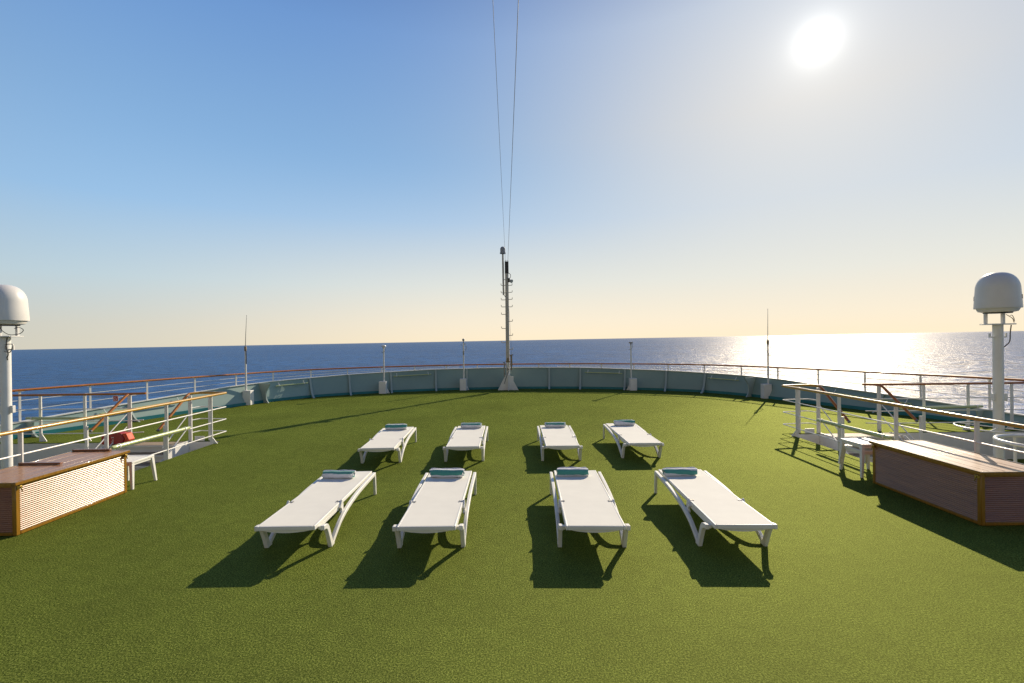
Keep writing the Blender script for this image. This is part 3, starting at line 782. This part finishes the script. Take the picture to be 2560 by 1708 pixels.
# white tubular hoop standing on the lower deck at the right
hp = thing('hoop_stand', 'thick white tubular hoop at the right picture edge behind the shining bench lid', 'hoop', (8.35, 6.75, LOW))
mb = MB(); c = Vector((8.28, 6.86, .60))
mb.tube([c + Vector((math.cos(t) * .56, math.sin(t) * .56, 0)) for t in [k / 56 * 2 * math.pi for k in range(57)]], .028, 12); mb.build('hoop', 'white_paint', hp)
for t in (.2, 2.3 - 3.1, 1.4):
    mb = MB(); a = c + Vector((math.cos(t) * .56, math.sin(t) * .56, 0)); mb.tube([a, (a.x, a.y, LOW)], .022, 10); mb.build('leg', 'white_paint', hp)

# ------------------------------------------------------------------ poles along the bulwark
def pedestal(o, x, y, inward, h=.53, w=.27):
    mb = MB(); mb.box(x - w / 2, x + w / 2, y - .12, y + .12, 0, h); mb.build('pedestal', 'white_paint', o, .008)
    mb = MB(); s = -1 if inward > 0 else 1
    a = x + s * w / 2
    mb.extrude([(a, y + .08, 0), (a + s * .12, y + .08, 0), (a + s * .10, y + .08, .04), (a, y + .08, .24)], (0, .012, 0)); mb.build('gusset', 'white_paint', o)
for s in (-1, 1):
    x, y = s * 9.55, 16.78
    o = thing('whip_antenna', 'tall thin whip antenna on a white block post near the %s bulwark' % side(s), 'antenna', (x, y, 0), 'whip antennas')
    pedestal(o, x, y, -s, .53, .29)
    xp = x - s * -.07 * 0 - .08 * (1 if s < 0 else -1)
    mb = MB(); mb.tube([(xp, y, .53), (xp, y, 1.4), (xp, y, 2.02)], [.034, .030, .027], 14); mb.build('pole', 'white_paint', o)
    mb = MB(); mb.tube([(xp, y, 1.98), (xp, y, 2.0), (xp, y, 2.12), (xp, y, 2.16)], [.036, .042, .042, .03], 12); mb.build('collar', 'rusty_steel', o)
    mb = MB(); tip = .06 if s < 0 else .012
    mb.tube([(xp, y, 2.15), (xp + tip * .3, y, 2.6), (xp + tip, y, 3.28)], [.013, .010, .006], 8); mb.lathe([(.001, 0), (.014, .012), (.001, .03)], (xp + tip, y, 3.275), 8); mb.build('whip', 'galvanised', o)
    mb = MB()
    if s > 0: mb.tube(catmull([(xp + .03, y, 2.0), (xp + .1, y, 1.88), (xp + .12, y, 1.7), (xp + .08, y, 1.55), (xp, y - .04, 1.65), (xp - .07, y, 1.78), (xp - .06, y, 1.9), (xp, y - .04, 1.95)], 5), .008, 6)
    else: mb.tube([(xp + .035, y - .02, 2.0), (xp + .045, y - .02, 1.75), (xp + .035, y - .02, 1.5)], .012, 6)
    mb.build('cable', 'cable_black', o)
for s in (-1, 1):
    x, y = s * 5.47, 19.92
    o = thing('mushroom_antenna', 'short post with a %s on a white block %s of the centre mast' % (('white mushroom cap', 'left') if s < 0 else ('flat dark cap', 'right')), 'antenna', (x, y, 0), 'short antenna posts on white blocks')
    pedestal(o, x, y, s, .53, .30)
    xp = x + s * -.07 if s > 0 else x + .05
    mb = MB(); mb.tube([(xp, y, .53), (xp, y, 1.98)], .03, 12); mb.build('pole', 'white_paint', o)
    mb = MB()
    if s < 0: mb.lathe([(.03, 1.96), (.045, 2.03), (.10, 2.045), (.105, 2.07), (.075, 2.11), (.001, 2.125)], (xp, y, 0), 20)
    else: mb.lathe([(.028, 1.98), (.03, 2.05), (.09, 2.058), (.092, 2.085), (.085, 2.12), (.001, 2.122)], (xp, y, 0), 20)
    mb.build('cap', 'white_paint' if s < 0 else 'grey_dome', o)
    mb = MB(); mb.tube([(xp - .09, y, 1.80), (xp, y, 1.79), (xp + .03, y, 1.78)], .014, 6); mb.tube(catmull([(xp + .06, y, 2.04), (xp + .075, y, 1.95), (xp + .03, y - .02, 1.82)], 4), .009, 6); mb.build('clamp', 'galvanised', o)
x, y = -2.05, 20.78
o = thing('sensor_post', 'slim sensor post on a white block just left of the centre mast', 'antenna', (x, y, 0))
pedestal(o, x, y, -1, .53, .29)
mb = MB(); mb.tube([(x + .03, y, .53), (x + .03, y, 2.15)], .03, 12); mb.build('pole', 'white_paint', o)
mb = MB(); mb.lathe([(.02, 2.14), (.022, 2.25), (.05, 2.26), (.055, 2.33), (.03, 2.36), (.001, 2.365)], (x + .03, y, 0), 14); mb.box(x + .02, x + .13, y - .02, y + .02, 2.10, 2.13); mb.tube(catmull([(x + .10, y, 2.1), (x + .16, y, 1.95), (x + .12, y, 1.85), (x + .04, y, 1.85)], 4), .012, 6); mb.tube([(x - .03, y, 2.06), (x - .09, y, 2.08)], .016, 6); mb.build('sensor', 'grey_dome', o)
mb = MB(); mb.box(x + .0, x + .06, y - .045, y + .0, 1.62, 1.80); mb.build('junction_box', 'galvanised', o, .004)

# centre mast
mx, my = 0.0, 20.62
o = thing('mast', 'tall bow mast with climbing rungs, small grey dome and triangular foot', 'mast', (mx, my, 0))
mb = MB()
mb.extrude([(mx - .47, my, 0), (mx + .47, my, 0), (mx + .10, my, .68), (mx - .12, my, .68)], (0, .02, 0))
mb.extrude([(mx, my - .28, 0), (mx, my - .001, 0), (mx, my - .001, .60)], (.016, 0, 0))
mb.box(mx + .12, mx + .25, my + .021, my + .15, .0, .60)
mb.build('foot', 'white_paint', o)
mb = MB(); mb.tube([(mx, my + .12, 0), (mx, my + .12, 1.27)], .09, 16); mb.build('lower_pole', 'white_paint', o)
mb = MB(); mb.tube([(mx, my + .12, 1.27), (mx, my + .12, 3.4), (mx, my + .12, 5.30)], [.086, .084, .078], 16); mb.build('pole', 'mast_paint_shaded', o)
mb = MB(); mb.lathe([(.09, 1.25), (.10, 1.27), (.10, 1.32), (.09, 1.34)], (mx, my + .12, 0), 16); mb.box(mx - .05, mx + .05, my - .02, my + .06, 1.30, 1.46); mb.build('hinge_block', 'rusty_steel', o, .004)
mb = MB(); mb.box(mx - .085, mx + .085, my + .035, my + .205, 5.30, 5.84); mb.box(mx - .075, mx - .06, my + .1, my + .115, 5.84, 5.89); mb.box(mx + .06, mx + .075, my + .1, my + .115, 5.84, 5.89); mb.box(mx - .075, mx + .075, my + .1, my + .115, 5.89, 5.90); mb.build('lantern', 'dark_box', o, .005)
mb = MB(); mb.tube([(mx - .155, my + .12, 4.32), (mx - .165, my + .12, 5.2), (mx - .17, my + .12, 6.20)], [.042, .042, .040], 14); mb.build('antenna_tube', 'mast_paint_shaded', o)
mb = MB(); mb.tube([(mx - .16, my + .12, 4.36), (mx - .02, my + .12, 4.15)], .014, 8); mb.tube([(mx - .16, my + .12, 5.02), (mx - .02, my + .12, 5.02)], .014, 8); mb.build('bracket', 'galvanised', o)
mb = MB(); mb.lathe([(.12, 6.20), (.135, 6.205), (.135, 6.25), (.115, 6.252), (.115, 6.40)] + [(.115 * math.cos(a), 6.42 + .11 * math.sin(a)) for a in [k / 7 * math.pi / 2 for k in range(7)]] + [(.001, 6.53)], (mx - .17, my + .12, 0), 20); mb.build('dome', 'grey_dome', o)
for z in (4.76, 4.42, 4.10, 3.78, 3.44, 2.80, 2.15):
    mb = MB(); mb.tube(rounded([(mx - .06, my + .12, z), (mx - .26, my + .12, z), (mx - .27, my + .12, z + .085)], .03, 3), .014, 8); mb.build('rung', 'mast_paint_shaded', o)
for z in (4.76, 4.44, 4.12, 3.78, 3.12, 2.48, 1.85):
    mb = MB(); mb.tube(rounded([(mx + .06, my + .12, z), (mx + .23, my + .12, z), (mx + .24, my + .12, z + .085)], .03, 3), .014, 8); mb.build('rung', 'mast_paint_shaded', o)
mb = MB(); mb.tube([(mx + .10, my + .10, 4.98), (mx + .20, my + .04, 4.94), (mx + .22, my + .02, 4.93)], [.05, .075, .085], 14); mb.build('floodlight', 'lens_glass', o)
mb = MB(); mb.box(mx + .05, mx + .14, my + .03, my + .13, 4.90, 5.08); mb.tube(catmull([(mx + .08, my + .1, 5.32), (mx + .17, my + .1, 5.24), (mx + .16, my + .08, 5.12), (mx + .10, my + .08, 5.06)], 5), .014, 6); mb.build('light_bracket', 'dark_box', o, .003)
mb = MB(); mb.tube([(mx - .16, my, .62), (mx - .15, my, 1.22)], .035, 10); mb.tube([(mx - .22, my, 1.25), (mx - .12, my, 1.25)], .02, 8); mb.build('winch', 'galvanised', o)
mb = MB(); mb.tube([(mx + .16, my, .9), (mx + .16, my, 1.05), (mx + .16, my, 1.06), (mx + .16, my, 1.57)], [.03, .03, .048, .045], 10); mb.tube([(mx + .08, my, 1.58), (mx + .25, my, 1.6)], .02, 8); mb.build('winch', 'rusty_steel', o)
mb = MB(); mb.tube([(mx, my - .07, .95), (mx, my + .04, .95)], .06, 14); mb.build('boss', 'galvanised', o)
mb = MB(); mb.tube(catmull([(mx + .03, my - .02, .86), (mx - .08, my - .05, .58), (mx - .15, my - .06, .36), (mx - .16, my - .05, .30)], 5), .013, 6); mb.build('lever', 'dark_box', o)
mb = MB(); mb.tube([(mx + .08, my + .02, 3.7), (mx + .14, my, 2.6), (mx + .17, my, 1.6)], .005, 5); mb.build('halyard', 'wire_steel', o)
# stays running up and aft over the camera
for nm, a, b, lab, r_ in (('stay_wire', (-.055, my + .1, 5.84), (-.062, 8., 8.229), 'left one of two thin steel wires running up from the bow mast into the sky'  , .0045),
                      ('stay_wire', (.055, my + .02, 5.80), (.387, 8., 8.224), 'right, thicker one of two steel wires running up from the bow mast into the sky', .0065)):
    a, b = Vector(a), Vector(b); e = a + (b - a) * 2.4
    mb = MB(); pts = [a.lerp(e, k / 24) - Vector((0, 0, .0)) for k in range(25)]
    mb.tube(pts, r_, 6); w = mb.build(nm, 'wire_steel'); tag(w, lab, 'wire', 'stay wires from the bow mast')

# ------------------------------------------------------------------ red box and red sign at the left stairwell
o = thing('red_box', 'red box with whitish lettering and sunlit orange side on the left stair top', 'box', (-8.82, 10.33, .02))
mb = MB(); mb.extrude([(-9.06, 10.225, .022), (-8.60, 10.225, .022), (-8.55, 10.225, .14), (-8.62, 10.225, .27), (-8.68, 10.225, .285), (-8.93, 10.225, .285), (-9.06, 10.225, .25)], (0, .2, 0)); mb.build('case', 'red_case', o, .012)
mb = MB(); mb.extrude([(-8.594, 10.24, .024), (-8.542, 10.24, .14), (-8.61, 10.24, .265), (-8.52, 10.24, .265), (-8.45, 10.24, .12), (-8.53, 10.24, .024)], (0, .17, 0)); mb.build('sunlit_side', 'red_case_sunlit', o, .01)  # right side of the case, coloured orange as if sunlit
me = text_mesh('No 2', .075, .002)
for v in me.vertices: v.co = (-8.80 - v.co.y, 10.2235 - v.co.z, .12 + v.co.x)
me.materials.append(MAT['sign_white']); l = bpy.data.objects.new('lettering', me); C.objects.link(l); l.parent = o; l.matrix_parent_inverse = Matrix.Translation(-o.location)
o = thing('safety_sign', 'small square red sign with white symbol hanging under the left crosswise handrail', 'sign', (-9.15, 10.71, 1.0))
mb = MB(); mb.box(-9.21, -9.09, 10.715, 10.721, .935, 1.065); mb.build('plate', 'sign_white', o, .002)
mb = MB(); mb.box(-9.202, -9.098, 10.712, 10.7148, .943, 1.057); mb.build('red_field', 'sign_red', o)
mb = MB(); c = Vector((-9.155, 10.709, .995)); mb.tube([c + Vector((math.cos(t) * .028, 0, math.sin(t) * .034)) for t in [R(50 + k * 16) for k in range(18)]], .005, 6); mb.tube([c + Vector((.0, 0, -.005)), c + Vector((.03, 0, .01)), c + Vector((.028, 0, -.03))], .005, 6); mb.build('symbol', 'sign_white', o)

# ------------------------------------------------------------------ light, sky, camera
SUN = Vector((.4976, .7298, .4688)).normalized()
el, az = math.asin(SUN.z), math.atan2(SUN.x, SUN.y)
sl = bpy.data.lights.new('sun', 'SUN'); sl.energy = 5.0; sl.angle = R(.5); sl.color = (1, .86, .66)
so = bpy.data.objects.new('sun', sl); C.objects.link(so); so.rotation_euler = SUN.to_track_quat('Z', 'Y').to_euler(); so.location = SUN * 50

w = bpy.data.worlds.new('World'); bpy.context.scene.world = w; w.use_nodes = True
N, L = w.node_tree.nodes, w.node_tree.links
bg = N['Background']
tc = N.new('ShaderNodeTexCoord'); mp = N.new('ShaderNodeMapping'); mp.inputs['Rotation'].default_value = (0, .0062, 0)
L.new(tc.outputs['Generated'], mp.inputs['Vector'])
sky = N.new('ShaderNodeTexSky'); sky.sky_type = 'NISHITA'; sky.sun_disc = False; sky.sun_elevation = el; sky.sun_rotation = az
sky.air_density = 1.0; sky.dust_density = 1.0; sky.ozone_density = 2.0; sky.altitude = 0
L.new(mp.outputs['Vector'], sky.inputs['Vector'])
def lin(c): return tuple(((x / 255) / 12.92 if x / 255 <= .04045 else ((x / 255 + .055) / 1.055) ** 2.4) for x in c)
def math_(op, a, b=None, clamp=False):
    n = N.new('ShaderNodeMath'); n.operation = op; n.use_clamp = clamp
    for k, v in ((0, a), (1, b)):
        if v is None: continue
        if isinstance(v, (int, float)): n.inputs[k].default_value = v
        else: L.new(v, n.inputs[k])
    return n.outputs[0]
nz = N.new('ShaderNodeVectorMath'); nz.operation = 'NORMALIZE'; L.new(mp.outputs['Vector'], nz.inputs[0])
sep = N.new('ShaderNodeSeparateXYZ'); L.new(nz.outputs['Vector'], sep.inputs['Vector'])
zz = math_('MAXIMUM', sep.outputs['Z'], 0.)
dot = N.new('ShaderNodeVectorMath'); dot.operation = 'DOT_PRODUCT'; dot.inputs[1].default_value = SUN; L.new(nz.outputs['Vector'], dot.inputs[0])
dp = math_('MAXIMUM', dot.outputs['Value'], 0.)
# cosine of the bearing from the sun
hx = math_('ADD', math_('MULTIPLY', sep.outputs['X'], math.sin(az)), math_('MULTIPLY', sep.outputs['Y'], math.cos(az)))
hl = math_('SQRT', math_('MAXIMUM', math_('SUBTRACT', 1., math_('MULTIPLY', zz, zz)), 1e-4))
ca = math_('DIVIDE', hx, hl)
def smooth(v, lo, hi):
    n = N.new('ShaderNodeMapRange'); n.interpolation_type = 'SMOOTHSTEP'; n.inputs['From Min'].default_value = lo; n.inputs['From Max'].default_value = hi
    L.new(v, n.inputs['Value']); return n.outputs['Result']
def ramp(pts):
    n = N.new('ShaderNodeValToRGB'); e = n.color_ramp.elements
    for i, (p, c) in enumerate(pts):
        x = e[i] if i < 2 else e.new(p)
        x.position = p; x.color = (*lin(c), 1)
    L.new(zz, n.inputs['Fac']); return n.outputs['Color']
def mixc(f, a, b):
    n = N.new('ShaderNodeMix'); n.data_type = 'RGBA'; L.new(a, n.inputs['A']); L.new(b, n.inputs['B'])
    if isinstance(f, float): n.inputs['Factor'].default_value = f
    else: L.new(f, n.inputs['Factor'])
    return n.outputs['Result']
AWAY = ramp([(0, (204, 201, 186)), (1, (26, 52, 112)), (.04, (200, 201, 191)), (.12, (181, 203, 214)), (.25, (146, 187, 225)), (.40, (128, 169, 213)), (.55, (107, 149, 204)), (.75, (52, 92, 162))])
TOWARD = ramp([(0, (250, 232, 200)), (1, (30, 56, 115)), (.04, (245, 232, 208)), (.12, (232, 229, 217)), (.25, (217, 219, 219)), (.40, (215, 214, 212)), (.55, (197, 205, 216)), (.75, (88, 122, 180))])
th = smooth(ca, 0., .9); td = math_('POWER', dp, 9.)
wz = smooth(zz, .0, .38)
t_ = N.new('ShaderNodeMix'); t_.data_type = 'FLOAT'; L.new(wz, t_.inputs['Factor']); L.new(th, t_.inputs[2]); L.new(td, t_.inputs[3])
grad = mixc(t_.outputs[0], AWAY, TOWARD)
back = mixc(smooth(ca, -.9, .3), ramp([(0, (205, 190, 165)), (1, (26, 50, 108)), (.2, (180, 172, 158)), (.5, (98, 110, 132))]), grad)  # unseen sky behind camera warmed as added fill, zenith darkened to deepen shadows
# the physical sky, brought into the same range, keeps the fine gradation
sc_ = N.new('ShaderNodeVectorMath'); sc_.operation = 'SCALE'; sc_.inputs['Scale'].default_value = .05; L.new(sky.outputs['Color'], sc_.inputs[0])
on = N.new('ShaderNodeVectorMath'); on.operation = 'ADD'; on.inputs[1].default_value = (1, 1, 1); L.new(sc_.outputs['Vector'], on.inputs[0])
dv = N.new('ShaderNodeVectorMath'); dv.operation = 'DIVIDE'; L.new(sc_.outputs['Vector'], dv.inputs[0]); L.new(on.outputs['Vector'], dv.inputs[1])
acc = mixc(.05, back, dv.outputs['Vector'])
# bright aureole of the sun
for pw, col in ((20000, (12, 11.7, 11.2)), (2500, (.50, .49, .46)), (600, (.15, .145, .13)), (110, (.065, .06, .052)), (30, (.02, .018, .014))):
    p_ = math_('POWER', dp, float(pw))
    s1 = N.new('ShaderNodeVectorMath'); s1.operation = 'SCALE'; s1.inputs[0].default_value = col; L.new(p_, s1.inputs['Scale'])
    ad = N.new('ShaderNodeVectorMath'); ad.operation = 'ADD'; L.new(acc, ad.inputs[0]); L.new(s1.outputs['Vector'], ad.inputs[1]); acc = ad.outputs['Vector']
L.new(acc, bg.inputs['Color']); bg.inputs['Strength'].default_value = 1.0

cam = bpy.data.cameras.new('camera'); co = bpy.data.objects.new('camera', cam); C.objects.link(co)
cam.sensor_width = 36; cam.lens = 1138 / 2560 * 36; cam.clip_end = 300000; cam.clip_start = .05
co.location = (.2, 0, 2.255)
pit, rol = -3 / 1138, .0125
F = Vector((0, math.cos(pit), math.sin(pit))); U0 = Vector((0, -math.sin(pit), math.cos(pit))); X0 = Vector((1, 0, 0))
Rr = X0 * math.cos(rol) - U0 * math.sin(rol); Uu = X0 * math.sin(rol) + U0 * math.cos(rol)
co.matrix_world = Matrix(((Rr.x, Uu.x, -F.x, .2), (Rr.y, Uu.y, -F.y, 0), (Rr.z, Uu.z, -F.z, 2.255), (0, 0, 0, 1)))
S = bpy.context.scene; S.camera = co
S.view_settings.view_transform = 'Standard'; S.view_settings.look = 'None'; S.view_settings.exposure = .14; S.view_settings.gamma = 1
S.render.engine = 'CYCLES'
S.cycles.use_denoising = True; S.cycles.denoising_prefilter = 'NONE'; S.cycles.denoising_input_passes = 'RGB_ALBEDO_NORMAL'; S.cycles.use_adaptive_sampling = False
w.cycles.sampling_method = 'MANUAL'; w.cycles.sample_map_resolution = 2048
S.cycles.sample_clamp_indirect = 3; S.cycles.caustics_reflective = False; S.cycles.caustics_refractive = False
